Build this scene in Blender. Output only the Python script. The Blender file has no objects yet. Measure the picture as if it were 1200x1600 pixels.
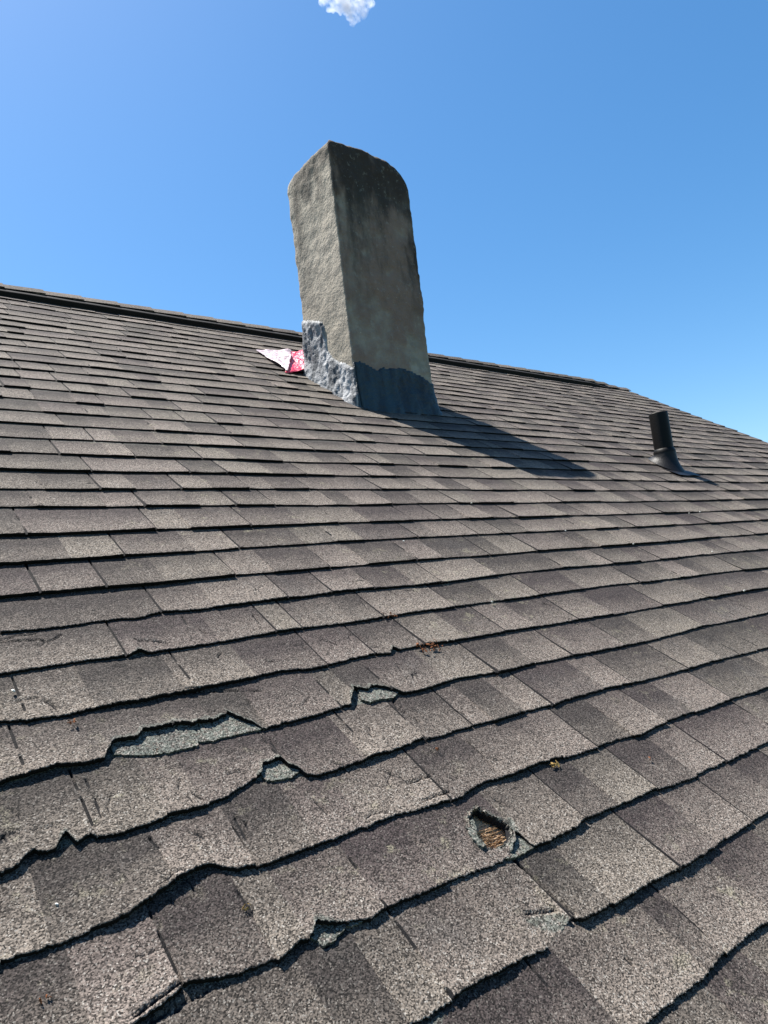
import bpy, bmesh, math, random
import numpy as np
from mathutils import Vector, Matrix, noise as mnoise
random.seed(7); rng = np.random.default_rng(11)
scene = bpy.context.scene
COL = scene.collection

# ------------------------------------------------------------------ camera
PITCH = math.radians(34.5)          # roof pitch
CP, SP = math.cos(PITCH), math.sin(PITCH)
Z0 = 5.0                            # height of the roof point under the camera
F = 1117.045                        # focal length in photo pixels (1200 x 1600)
H = 0.8912                          # camera height above the shingles
V1 = np.array([0.784171, -0.01732, 0.620303])     # along the ridge, in camera axes (x right, y down, z forward)
V2 = np.array([-0.567805, -0.423301, 0.705985])   # up the slope
VN = np.array([0.250347, -0.905824, -0.341774])   # roof normal
E1, E2, E3 = Vector((1, 0, 0)), Vector((0, CP, SP)), Vector((0, -SP, CP))
def cam_axis(i): return (E1*V1[i] + E2*V2[i] + E3*VN[i]).normalized()
right, down, fwd = cam_axis(0), cam_axis(1), cam_axis(2)
CAMP = Vector((0, 0, Z0)) + E3*H
cam = bpy.data.cameras.new("camera"); camo = bpy.data.objects.new("camera", cam); COL.objects.link(camo)
R = Matrix((right, -down, -fwd)).transposed().to_4x4()
camo.matrix_world = Matrix.Translation(CAMP) @ R
cam.sensor_fit = 'VERTICAL'; cam.sensor_height = 36.0; cam.lens = 36.0*F/1600
cam.clip_start = 0.02; cam.clip_end = 6000
scene.camera = camo

# ------------------------------------------------------------------ sky, sun, exposure
to_sun = Vector((-0.455, 0.857, 2.259)).normalized()
sun_el = math.asin(to_sun.z); sun_rot = math.atan2(to_sun.x, to_sun.y)
w = bpy.data.worlds.new("World"); scene.world = w; w.use_nodes = True
nt = w.node_tree; bg = nt.nodes['Background']
sky = nt.nodes.new('ShaderNodeTexSky'); sky.sky_type = 'NISHITA'; sky.sun_disc = False
sky.sun_elevation = sun_el; sky.sun_rotation = sun_rot
sky.altitude = 0; sky.air_density = 1.0; sky.dust_density = 0.8; sky.ozone_density = 2.3
hs = nt.nodes.new('ShaderNodeHueSaturation'); hs.inputs['Hue'].default_value = 0.495; hs.inputs['Saturation'].default_value = 1.30   # a deep clear blue
nt.links.new(sky.outputs[0], hs.inputs['Color']); nt.links.new(hs.outputs[0], bg.inputs[0]); bg.inputs[1].default_value = 0.071
sl = bpy.data.lights.new("sun", 'SUN'); sl.energy = 5.0; sl.angle = math.radians(0.53); sl.color = (1.0, 0.95, 0.88)
so = bpy.data.objects.new("sun", sl); COL.objects.link(so); so.rotation_euler = to_sun.to_track_quat('Z', 'Y').to_euler()
scene.view_settings.view_transform = 'Standard'; scene.view_settings.look = 'None'
scene.view_settings.exposure = 1.50; scene.view_settings.gamma = 1
scene.view_settings.use_curve_mapping = False

# ------------------------------------------------------------------ helpers
def plane_uv(x, y, n=0.0):
    """photo pixel -> roof coordinates (u along ridge, s up slope) on the plane at height n"""
    r = np.array([x-600.0, y-800.0, F]); t = -(H-n)/VN.dot(r)
    return t*r.dot(V1), t*r.dot(V2)
def tag(o, label=None, cat=None, group=None, kind=None):
    if label: o['label'] = label
    if cat: o['category'] = cat
    if group: o['group'] = group
    if kind: o['kind'] = kind
    return o
def mesh_obj(name, verts, faces, mat, parent=None, smooth=False, attrs=None, loc=None, rot=None):
    me = bpy.data.meshes.new(name)
    me.from_pydata([tuple(v) for v in verts] if not isinstance(verts, np.ndarray) else verts.tolist(), [], faces)
    if attrs:
        for k, a in attrs.items():
            at = me.attributes.new(k, 'FLOAT', 'POINT'); at.data.foreach_set('value', np.asarray(a, dtype=np.float32))
    if smooth: me.polygons.foreach_set('use_smooth', [True]*len(me.polygons))
    mats = mat if isinstance(mat, (list, tuple)) else [mat]
    for m in mats: me.materials.append(m)
    me.update()
    o = bpy.data.objects.new(name, me); COL.objects.link(o)
    if parent: o.parent = parent
    if loc is not None: o.location = loc
    if rot is not None: o.rotation_euler = rot
    return o
def box_vf(x0, x1, y0, y1, z0, z1):
    v = [(x, y, z) for z in (z0, z1) for y in (y0, y1) for x in (x0, x1)]
    f = [(0,2,3,1), (4,5,7,6), (0,1,5,4), (2,6,7,3), (0,4,6,2), (1,3,7,5)]
    return v, f
def merge(parts):
    V, Fc = [], []
    for v, f in parts:
        b = len(V); V += list(v); Fc += [tuple(i+b for i in q) for q in f]
    return V, Fc
_ph = rng.uniform(0, 6.283, (64, 2)); _di = rng.uniform(-1, 1, (64, 2))
def wob(u, s, wave, seed=0):
    """cheap smooth noise, about -1..1, feature size ~ wave metres"""
    r = 0
    for i in range(6):
        j = (seed*7+i*5) % 64
        a = _di[j]; a = a/np.hypot(*a)*(6.283/wave)*(0.6+0.25*i)
        r = r+np.sin(a[0]*u+a[1]*s+_ph[j, 0])*(1/(1+0.35*i))
    return r/2.6
class NT:
    def __init__(s, name, rough=0.9, spec=0.25):
        s.m = bpy.data.materials.new(name); s.m.use_nodes = True
        s.t = s.m.node_tree; s.b = s.t.nodes['Principled BSDF']
        s.b.inputs['Roughness'].default_value = rough; s.b.inputs['Specular IOR Level'].default_value = spec
    def n(s, ty, **kw):
        nd = s.t.nodes.new(ty)
        for k, v in kw.items():
            if k.startswith('i_'): nd.inputs[k[2:].replace('_', ' ')].default_value = v
            else: setattr(nd, k, v)
        return nd
    def l(s, a, b): s.t.links.new(a, b)
    def val(s, x, sock):
        if isinstance(x, (int, float)): sock.default_value = x
        elif isinstance(x, tuple): sock.default_value = x
        else: s.l(x, sock)
    def math(s, op, a, b=0.0, c=None, clamp=False):
        nd = s.n('ShaderNodeMath', operation=op, use_clamp=clamp); s.val(a, nd.inputs[0]); s.val(b, nd.inputs[1])
        if c is not None: s.val(c, nd.inputs[2])
        return nd.outputs[0]
    def mix(s, f, a, b, mode='MIX'):
        nd = s.n('ShaderNodeMix', data_type='RGBA', blend_type=mode, clamp_factor=True)
        s.val(f, nd.inputs[0])
        for x, i in ((a, 6), (b, 7)):
            if isinstance(x, tuple): x = x if len(x) == 4 else x+(1,)
            s.val(x, nd.inputs[i])
        return nd.outputs[2]
    def coord(s): return s.n('ShaderNodeTexCoord').outputs['Object']
    def noise(s, co, scale, detail=4, rough=0.55):
        nd = s.n('ShaderNodeTexNoise'); nd.inputs['Scale'].default_value = scale
        nd.inputs['Detail'].default_value = detail; nd.inputs['Roughness'].default_value = rough
        s.l(co, nd.inputs['Vector']); return nd.outputs['Fac']
    def ramp(s, x, lo, hi, a=0.0, b=1.0):
        nd = s.n('ShaderNodeMapRange', interpolation_type='SMOOTHSTEP'); s.val(x, nd.inputs[0])
        for i, q in enumerate((lo, hi, a, b)): nd.inputs[i+1].default_value = q
        return nd.outputs[0]
    def attr(s, name): return s.n('ShaderNodeAttribute', attribute_name=name).outputs['Fac']
    def bump(s, h, strength, dist, prev=None):
        nd = s.n('ShaderNodeBump'); nd.inputs['Strength'].default_value = strength; nd.inputs['Distance'].default_value = dist
        s.l(h, nd.inputs['Height'])
        if prev is not None: s.l(prev, nd.inputs['Normal'])
        return nd.outputs[0]
    def done(s, color, normal=None):
        s.val(color if not isinstance(color, tuple) or len(color) == 4 else color+(1,), s.b.inputs['Base Color'])
        if normal is not None: s.l(normal, s.b.inputs['Normal'])
        return s.m

# ------------------------------------------------------------------ materials
def granule_material():
    g = NT('shingle_granules', 0.92, 0.2); co = g.coord()
    tone, tt, teal, dark, hue = (g.attr(a) for a in ('tone', 'tt', 'teal', 'dark', 'hue'))
    blot = g.noise(co, 9, 4); fine = g.noise(co, 60, 3, 0.6); big = g.noise(co, 1.3, 2)
    f = g.math('MULTIPLY_ADD', blot, 0.5, g.math('MULTIPLY_ADD', fine, 0.35, -0.42))
    f = g.math('ADD', f, g.math('MULTIPLY_ADD', tone, 1.15, -0.06))
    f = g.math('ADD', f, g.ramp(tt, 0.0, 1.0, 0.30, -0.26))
    f = g.math('MULTIPLY_ADD', big, 0.3, g.math('SUBTRACT', f, 0.15), clamp=True)
    lo = g.mix(hue, (0.026, 0.0200, 0.0197), (0.024, 0.0207, 0.0185))
    hi = g.mix(hue, (0.124, 0.103, 0.088), (0.115, 0.099, 0.081))
    c = g.mix(f, lo, hi)
    tm = g.math('MULTIPLY', teal, g.ramp(g.noise(co, 120, 4, .7), 0.38, 0.52, 0.1, 1.0))
    c = g.mix(tm, c, g.mix(blot, (0.043, 0.048, 0.042), (0.086, 0.093, 0.080)))
    # worn bald smudges, dirt and pale lichen dust
    wear = g.noise(co, 3.3, 7, 0.72); wear2 = g.noise(co, 17, 6, 0.75)
    c = g.mix(g.ramp(wear, 0.54, 0.68, 0, 0.35), c, (0.045, 0.042, 0.040))
    c = g.mix(g.math('MULTIPLY', g.ramp(wear2, 0.60, 0.70, 0, 0.55), g.ramp(wear, 0.55, 0.45)), c, (0.030, 0.027, 0.025))
    c = g.mix(g.math('MULTIPLY', g.ramp(wear2, 0.44, 0.34, 0, 0.5), g.ramp(big, 0.42, 0.62)), c, (0.145, 0.135, 0.095))
    # the single granules
    v = g.n('ShaderNodeTexVoronoi'); v.inputs['Scale'].default_value = 470; g.l(co, v.inputs['Vector'])
    sp = g.n('ShaderNodeSeparateColor'); g.l(v.outputs['Color'], sp.inputs[0])
    gran = g.ramp(sp.outputs[0], 0.0, 1.0, 0.18, 1.88)
    c = g.mix(1.0, c, g.n('ShaderNodeCombineXYZ').outputs[0], 'MULTIPLY') if False else c
    cc = g.n('ShaderNodeVectorMath', operation='SCALE'); g.l(c, cc.inputs[0]); g.l(gran, cc.inputs['Scale'])
    c = cc.outputs[0]
    white = g.ramp(sp.outputs[1], 0.90, 0.97)
    c = g.mix(g.math('MULTIPLY', white, g.ramp(f, -0.1, 0.8, 0.18, 0.75)), c, (0.29, 0.27, 0.24))
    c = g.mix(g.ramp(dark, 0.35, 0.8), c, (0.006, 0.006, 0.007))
    v2 = g.n('ShaderNodeTexVoronoi', feature='SMOOTH_F1'); v2.inputs['Scale'].default_value = 380; g.l(co, v2.inputs['Vector'])
    b = g.bump(v2.outputs['Distance'], 0.7, -0.0018)
    b = g.bump(g.noise(co, 35, 3), 0.35, 0.006, b)
    return g.done(c, b)
M_SH = granule_material()
def plain(name, col, rough=0.8, spec=0.3, var=0.25, scale=20, bump=0.0, metal=0.0):
    g = NT(name, rough, spec); co = g.coord(); n = g.noise(co, scale, 5)
    c0 = tuple(x*(1-var) for x in col); c1 = tuple(min(1, x*(1+var)) for x in col)
    g.b.inputs['Metallic'].default_value = metal
    return g.done(g.mix(n, c0, c1), g.bump(g.noise(co, scale*3, 5), bump, 0.01) if bump else None)
M_EDGE = plain('asphalt_edge', (0.012, 0.012, 0.014), 0.85)
M_FELT = plain('ridge_vent_felt', (0.010, 0.010, 0.011), 0.95)
M_FASCIA = plain('painted_board', (0.62, 0.60, 0.56), 0.6)
M_WALL = plain('siding', (0.55, 0.52, 0.46), 0.7)
def wood_material():
    g = NT('splintered_wood', 0.8, 0.2); co = g.coord()
    mp = g.n('ShaderNodeMapping'); mp.inputs['Scale'].default_value = (60, 600, 300); mp.inputs['Rotation'].default_value = (0, 0, 0.35)
    g.l(co, mp.inputs['Vector']); n = g.noise(mp.outputs[0], 1.0, 5, 0.65)
    c = g.mix(g.ramp(n, 0.3, 0.65), (0.09, 0.05, 0.028), (0.56, 0.40, 0.25))
    return g.done(c, g.bump(n, 0.9, 0.004))
M_WOOD = wood_material()
def concrete_material():
    g = NT('weathered_render', 0.93, 0.15); co = g.coord()
    sx = g.n('ShaderNodeSeparateXYZ'); g.l(co, sx.inputs[0]); X, Y, Z = sx.outputs
    a = g.noise(co, 3.2, 6, 0.62); b = g.noise(co, 11, 6, 0.65); d = g.noise(co, 55, 4, 0.6)
    c = g.mix(a, (0.23, 0.205, 0.163), (0.43, 0.385, 0.315))
    c = g.mix(g.ramp(b, 0.42, 0.62, 0, 0.55), c, (0.17, 0.157, 0.132))
    cr1 = g.n('ShaderNodeMapping'); cr1.inputs['Scale'].default_value = (1, 1, 2.6); g.l(co, cr1.inputs['Vector'])
    c = g.mix(g.ramp(g.noise(cr1.outputs[0], 9, 8, .78), 0.57, 0.64, 0, 0.5), c, (0.12, 0.11, 0.095))
    # face toward the eave: shade put into the colour, darker and reddened against blue skylight
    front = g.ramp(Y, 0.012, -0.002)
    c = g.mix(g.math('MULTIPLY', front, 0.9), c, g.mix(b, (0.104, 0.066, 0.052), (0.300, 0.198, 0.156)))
    # black growth running down from the top
    mp = g.n('ShaderNodeMapping'); mp.inputs['Scale'].default_value = (1, 1, 0.32); g.l(co, mp.inputs['Vector'])
    run = g.noise(mp.outputs[0], 5.5, 6, 0.6)
    zz = g.math('MULTIPLY_ADD', g.math('SUBTRACT', g.math('MULTIPLY_ADD', run, 2.6, Z), 2.50), 1.0, g.ramp(X, .42, .64, 0, .30))
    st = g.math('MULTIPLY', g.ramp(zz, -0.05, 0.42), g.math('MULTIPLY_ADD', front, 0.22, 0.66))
    c = g.mix(st, c, (0.028, 0.024, 0.022))
    dn = g.noise(mp.outputs[0], 3.1, 7, 0.7)
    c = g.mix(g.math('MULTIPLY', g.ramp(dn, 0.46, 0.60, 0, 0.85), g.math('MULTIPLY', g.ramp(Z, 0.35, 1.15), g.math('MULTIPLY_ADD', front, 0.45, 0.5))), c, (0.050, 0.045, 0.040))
    c = g.mix(g.ramp(g.noise(co, 26, 5, .7), 0.56, 0.66, 0, 0.35), c, (0.30, 0.275, 0.235))
    c = g.mix(g.ramp(d, 0.66, 0.76, 0, 0.5), c, (0.50, 0.48, 0.42))
    h = g.math('ADD', g.math('MULTIPLY', b, 0.6), g.math('MULTIPLY', d, 0.4))
    nb = g.bump(h, .8, 0.018); nb = g.bump(g.noise(co, 160, 3), 0.4, 0.004, nb)
    return g.done(c, nb)
M_CON = concrete_material()
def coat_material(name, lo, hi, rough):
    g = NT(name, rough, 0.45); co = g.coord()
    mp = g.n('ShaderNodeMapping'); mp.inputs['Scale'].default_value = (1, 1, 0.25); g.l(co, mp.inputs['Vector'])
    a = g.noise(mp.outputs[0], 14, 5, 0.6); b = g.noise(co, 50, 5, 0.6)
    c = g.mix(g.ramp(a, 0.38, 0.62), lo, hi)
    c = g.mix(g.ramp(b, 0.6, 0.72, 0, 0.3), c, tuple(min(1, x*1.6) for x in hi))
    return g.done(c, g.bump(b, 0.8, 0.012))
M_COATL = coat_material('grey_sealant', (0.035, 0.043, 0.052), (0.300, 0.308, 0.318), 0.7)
M_COATF = coat_material('shaded_tar', (0.002, 0.007, 0.012), (0.009, 0.026, 0.036), 0.5)  # tar on the shaded sides, blue skylit shade put into its dark colour
M_PIPE = plain('black_pipe_plastic', (0.002, 0.002, 0.002), 0.5, 0.15, 0.3, 30, 0.15)
M_BOOT = plain('dark_flashing', (0.004, 0.004, 0.005), 0.5, 0.22, 0.35, 25, 0.2)

# ------------------------------------------------------------------ traced lower edges of the courses near the camera
# '!' marks the points of a tear: they belong to the ragged edge but not to the course's first, whole edge
TR = {
3: "1011,1598 1056,1562 1101,1527 1120,1505 1135,1489 1148,1476 1161,1465 1180,1450 1200,1438",
4: "640,1600 677,1580 710,1558 735,1543 750,1533 775,1522 800,1507 830,1492 852,1481 893,1434 905,1437 913,1437 933,1427 960,1412 987,1397 1003,1386 1017,1377 1040,1366 1060,1357 1087,1340 1117,1320 1140,1307 1167,1290 1200,1270",
5: "207,1600 245,1572 280,1547 300,1537 333,1535 350,1530 367,1527 400,1513 433,1500 457,1483 467,1470 480,1468 490,1453! 493,1442! 510,1447! 525,1446! 540,1443! 560,1437! 573,1440! 587,1432 600,1420 620,1415 633,1407 653,1400 683,1387 717,1372 740,1364 760,1357 780,1349 797,1340 801,1318! 803,1303! 810,1303! 817,1309! 824,1317! 832,1323 850,1317 870,1308 900,1293 913,1281 935,1273 973,1257 1000,1246 1027,1233 1060,1222 1087,1212 1150,1183 1200,1159",
6: "0,1506 30,1497 60,1488 100,1472 125,1462 150,1450 175,1440 200,1430 220,1416 240,1402 255,1392 270,1382 290,1372 310,1360 322,1355 335,1354 355,1360 370,1362 385,1358 400,1355 420,1348 440,1340 467,1330 490,1321 513,1313 537,1305 550,1297 563,1291 577,1292 590,1285 607,1278 625,1272 647,1268 667,1262 687,1256 717,1248 727,1240 740,1231 757,1222 775,1218 800,1213 820,1204 840,1196 865,1188 887,1182 910,1175 933,1168 967,1156 1000,1148 1020,1138 1045,1127 1070,1118 1094,1110 1120,1100 1150,1090 1175,1082 1200,1073",
7: "0,1365 14,1358 27,1353 36,1343 43,1335 53,1328 67,1332 74,1331 87,1325 91,1315! 97,1308! 103,1304! 108,1307! 117,1317 124,1314 130,1312 135,1306! 140,1303 150,1307 163,1307 180,1303 200,1297 233,1287 250,1280 273,1273 295,1268 317,1263 330,1257 343,1250 357,1245 370,1236 383,1227 395,1219 407,1210! 409,1203! 412,1197! 427,1190! 437,1185! 445,1194! 452,1199! 467,1202! 477,1212 500,1212 515,1206 533,1200 560,1191 583,1183 610,1176 633,1167 650,1160 663,1154 690,1148 717,1138 740,1133 767,1127 800,1117 830,1110 863,1102 880,1094 900,1088 925,1081 950,1073 1000,1064 1040,1054 1075,1045 1110,1034 1150,1024 1200,1011",
8: "0,1223 20,1218 43,1212 70,1205 93,1198 115,1196 133,1195 150,1188 163,1184 168,1176! 173,1166! 177,1160! 182,1155! 192,1157! 200,1158! 210,1154! 217,1150! 222,1144! 228,1140! 250,1137! 270,1133! 290,1130! 300,1133! 318,1128! 333,1125! 345,1119! 357,1115! 370,1120! 384,1126! 400,1132! 410,1138 427,1134 445,1129 467,1123 495,1115 517,1108 535,1104 547,1100 552,1073! 560,1074! 573,1075! 587,1070! 597,1073! 607,1077! 627,1083 650,1080 667,1075 700,1065 717,1060 740,1056 767,1052 800,1044 833,1035 860,1030 883,1025 933,1015 965,1009 1000,1002 1030,996 1062,989 1080,983 1100,977 1150,967 1200,956",
9: "0,1125 20,1125 43,1125 60,1120 80,1117 90,1117 133,1108 167,1102 190,1098 217,1095 250,1087 283,1082 317,1073 340,1067 367,1062 400,1055 433,1047 460,1044 483,1043 513,1038 550,1028 590,1020 610,1018 614,1010! 619,1012! 624,1014 653,1008 700,1002 723,998 767,990 807,983 867,973 917,965 960,958 1000,951 1037,945 1075,939 1137,926 1200,917",
10: "0,1050 67,1040 133,1030 200,1022 215,1016! 225,1015! 233,1017 283,1010 333,1002 370,996 400,990 450,982 500,976 540,971 590,964 640,955 690,949 740,942 800,934 850,927 900,920 950,913 1000,908 1067,900 1130,893 1200,886",
11: "0,983 50,979 93,975 150,967 185,963 217,962 235,956 250,954 300,951 400,938 470,930 540,921 615,915 690,908 740,901 800,893 880,886 967,879 1050,870 1133,862 1200,857"}
X0 = [928,878,833.6,790,762.4,733,704,682,660,639,621,603.6,588,573.6,560,548.6,536.6,525,514.4,505,496.6,488,480,471.6]      # course 12 upward at x = 0
X540 = [882,844,815.4,787,762.6,742.4,722.4,705,688.6,675,660,649]
X1000 = [847.5,821,801,781.5,766,750,737.5,724.5]
EX = 0.143
def s_nom(k): return 1.9130+(k-15)*EX
U_L, U_R = -3.0, 7.74
RIDGE = 5.115
LIPN = 0.008
_cache = {}
def course_edge(k):
    """(u, s of the ragged edge), (u, s of the first whole edge)"""
    if k in _cache: return _cache[k]
    nom = s_nom(k)
    if k in TR:
        full, base = [], []
        for p in TR[k].split():
            tear = p.endswith('!'); x, y = map(float, p.rstrip('!').split(','))
            q = plane_uv(x, y, LIPN); full.append(q)
            if not tear: base.append(q)
        out = []
        for L in (full, base):
            L = np.array(L); uu = np.maximum.accumulate(L[:, 0]+np.arange(len(L))*1e-5)
            for i in range(1, len(uu)):
                if uu[i] <= uu[i-1]: uu[i] = uu[i-1]+4e-4
            du, ss = uu, L[:, 1]
            du = np.concatenate([[U_L, uu[0]-0.6], du, [uu[-1]+0.9, U_R+.1]])
            ss = np.concatenate([[nom, nom*0.3+ss[0]*0.7], ss, [nom*0.5+ss[-1]*0.5, nom]])
            out.append((du, ss))
        _cache[k] = tuple(out); return _cache[k]
    pts = []
    i = k-12
    for x, L in ((0, X0), (540, X540), (1000, X1000)):
        if 0 <= i < len(L):
            q = plane_uv(x, L[i], LIPN); off = max(-0.02, min(0.02, q[1]-nom)); pts.append((q[0], nom+off))
    pts = [(U_L, nom)]+pts+[(U_R+.1, nom)]
    L = np.array(pts); r = (L[:, 0], L[:, 1]); _cache[k] = (r, r); return _cache[k]
def edge_s(k, u, whole=False):
    a, b = course_edge(k)[1 if whole else 0]
    s = np.interp(u, a, b)
    if k not in TR: s = s+wob(u, k*3.7, 0.9, k)*0.003
    s = s+wob(u, k*1.3, 0.035, k+5)*0.0006
    return s
# joints between shingles, by course, at the photo pixel where each meets the lower edge
SLOTS = {2: [(1163,1593)], 3: [(1135,1489)], 4: [(703,1555), (893,1434), (1060,1357), (1176,1281)],
5: [(283,1543), (602,1420), (913,1281), (1027,1233), (1135,1189)],
6: [(272,1380), (400,1355), (703,1249), (933,1168), (1041,1128), (1142,1092)],
7: [(150,1307), (437,1187), (585,1182), (663,1154), (737,1133), (863,1102), (987,1066), (1075,1045)],
8: [(533,1104), (613,1080), (775,1050), (893,1022), (977,1006), (1100,977)],
9: [(513,1038), (587,1020), (663,1006), (790,986), (905,967), (1037,945)],
10: [(433,985), (473,979), (600,962), (712,946), (846,928), (1000,908)]}
# colour blends read from the photograph: each block starts at the pixel and runs to the next
TONES = {3: [(640,1750,.12), (985,1620,.52), (1110,1520,.22), (1135,1489,.50)],
4: [(640,1600,.50), (703,1555,.42), (800,1507,.50), (893,1434,.10), (955,1413,.50), (1060,1357,.22), (1120,1318,.50), (1176,1281,.40)],
5: [(0,1700,.22), (150,1640,.50), (283,1543,.10), (432,1500,.50), (482,1468,.34), (602,1420,.14), (700,1380,.26), (797,1340,.20), (832,1323,.42), (913,1281,.14), (968,1259,.48), (1027,1233,.16), (1090,1211,.52), (1135,1189,.34)],
6: [(0,1506,.50), (82,1480,.11), (272,1380,.46), (400,1355,.14), (500,1318,.36), (575,1292,.50), (703,1249,.20), (785,1215,.40), (880,1185,.48), (933,1168,.14), (990,1150,.44), (1041,1128,.12), (1085,1112,.50), (1142,1092,.24)],
7: [(0,1365,.22), (150,1307,.30), (260,1277,.38), (320,1262,.26), (437,1187,.12), (572,1186,.50), (663,1154,.24), (737,1133,.40), (770,1126,.14), (820,1114,.50), (863,1102,.16), (945,1075,.48), (987,1066,.22), (1075,1045,.46), (1130,1030,.20)],
8: [(0,1223,.34), (140,1194,.24), (330,1125,.12), (420,1136,.30), (533,1104,.40), (560,1090,.10), (613,1080,.30), (700,1065,.46), (775,1050,.18), (835,1036,.44), (893,1022,.28), (977,1006,.16), (1030,996,.48), (1100,977,.24)],
9: [(0,1125,.30), (40,1123,.42), (150,1105,.14), (290,1080,.40), (400,1055,.14), (513,1038,.36), (590,1020,.24), (663,1006,.46), (730,996,.18), (790,986,.44), (840,978,.20), (905,967,.42), (960,958,.14), (1037,945,.46), (1110,930,.22)]}
# granules rubbed off down to the grey-green mat
RUB = {4: [[(822,1432),(845,1427),(868,1425),(892,1437),(884,1450),(858,1455),(834,1446)]], 5: [[(470,1490),(500,1470),(540,1445),(520,1500),(490,1515)]],
       6: [[(335,1368),(365,1368),(360,1385),(330,1380)]], 8: [[(345,1035),(372,1042),(362,1050),(340,1045)], [(548,1080),(600,1100),(570,1110)]],
       3: [[(640,1615),(700,1575),(690,1600)]]}
FLUSH = {4: [(857,1478), (889,1438)]}
# lifted or curled stretches: course, pixel range, height at the lower edge
LIFT = [(6, (120,1460), (335,1354), 0.024), (6, (400,1355), (540,1304), 0.012), (6, (700,1250), (930,1168), 0.010), (4, (893.5,1434), (1110,1322), 0.014),
        (5, (283,1543), (457,1483), 0.013), (7, (155,1307), (395,1219), 0.012), (7, (470,1212), (640,1165), 0.010), (7, (-30,1380), (70,1332), 0.012),
        (8, (-30,1230), (165,1183), 0.012), (9, (90,1117), (330,1070), 0.011), (5, (830,1323), (1090,1211), 0.008), (4, (720,1550), (853,1481), 0.010),
        (3, (1150,1474), (1230,1420), 0.012), (8, (627,1083), (800,1044), 0.004), (10, (190,1022), (330,1002), 0.004)]
CR = []
def crack(txt, wd=0.0018, dp=0.005):
    CR.append((np.array([plane_uv(*map(float, p.split(','))) for p in txt.split()]), wd, dp))
for t_ in ("0,1000 30,992 55,990", "0,1003 20,1002 60,999 75,1003 87,997 97,991", "210,1000 215,1003 245,1004 262,1008", "25,1098 42,1095 58,1093", "67,1097 78,1103 88,1112",
           "290,1083 340,1081 370,1080 410,1080", "423,1160 430,1172 437,1184", "135,1220 140,1232", "148,1250 150,1262 158,1282",
           "233,1312 243,1327 248,1332", "382,1290 386,1300", "367,1282 383,1317", "5,1313 10,1322", "300,1247 314,1258", "493,1257 510,1277",
           "372,1397 395,1437", "510,1482 525,1465 533,1458", "730,1163 745,1178 757,1189 775,1194", "636,1229 672,1216", "658,1257 700,1243",
           "612,1092 620,1110 632,1117", "638,1122 648,1128 655,1133", "771,1252 785,1261", "820,1428 845,1426 868,1424", "985,1510 975,1498", "880,967 905,976", "1003,936 1015,942",
           "207,1600 245,1572 280,1547", "237,1600 275,1580 300,1565 325,1552", "395,962 405,975", "285,962 292,975", "312,985 322,992", "415,1035 427,1037", "340,1028 346,1020",
           "55,752 62,757 78,763", "120,755 150,757", "610,924 622,930", "850,943 862,947", "556,990 565,998"):
    crack(t_)
_rc = random.Random(21)
for _k, _u0, _u1, _n in ((5, .3, .9, 7), (6, .15, 1.2, 10), (7, .2, 1.1, 10), (8, .2, 1.3, 10), (9, .25, 1.3, 8), (10, .3, 1.6, 7), (11, .3, 1.8, 5)):
    for _i in range(_n):
        _u = _rc.uniform(_u0, _u1); _e = _rc.random() < .55
        _s = s_nom(_k)+(.03 if _k > 6 else .06)+(_rc.uniform(.0, .02) if _e else _rc.uniform(.03, .11)); _a = _rc.uniform(.5, 2.4) if _e else _rc.choice((_rc.uniform(-.3, .3), _rc.uniform(1.2, 1.9)))
        _p = [(_u, _s)]
        for _j in range(_rc.randint(3, 8)):
            _a += _rc.uniform(-.9, .9)*.8; _l = _rc.uniform(.003, .009); _p.append((_p[-1][0]+math.cos(_a)*_l, _p[-1][1]+math.sin(_a)*_l))
        CR.append((np.array(_p), _rc.uniform(.0009, .0015), .003))
crack("797,1340 830,1372 862,1405 893,1434", 0.0022, 0.007)
HOLE = np.array([plane_uv(*p) for p in ((729,1284),(735,1271),(744,1266),(753,1273),(765,1277),(778,1284),(789,1289),(797,1299),(799,1311),(794,1317),(792,1325),(778,1329),(769,1331),(757,1328),(750,1319),(742,1312),(740,1301),(733,1295))])
def in_poly(px, py, poly):
    c = np.zeros(px.shape, bool); n = len(poly); j = n-1
    for i in range(n):
        xi, yi = poly[i]; xj, yj = poly[j]
        cond = ((yi > py) != (yj > py)) & (px < (xj-xi)*(py-yi)/(yj-yi+1e-12)+xi); c ^= cond; j = i
    return c
def seg_dist(px, py, pl):
    d = np.full(px.shape, 9.0)
    for (ax, ay), (bx, by) in zip(pl[:-1], pl[1:]):
        L2 = (bx-ax)**2+(by-ay)**2+1e-12; t = np.clip(((px-ax)*(bx-ax)+(py-ay)*(by-ay))/L2, 0, 1)
        d = np.minimum(d, np.hypot(px-ax-t*(bx-ax), py-ay-t*(by-ay)))
    return d
def sag(u, s): return wob(u, s, 1.6, 3)*0.004+wob(u, s, 0.45, 9)*0.0012

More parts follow.
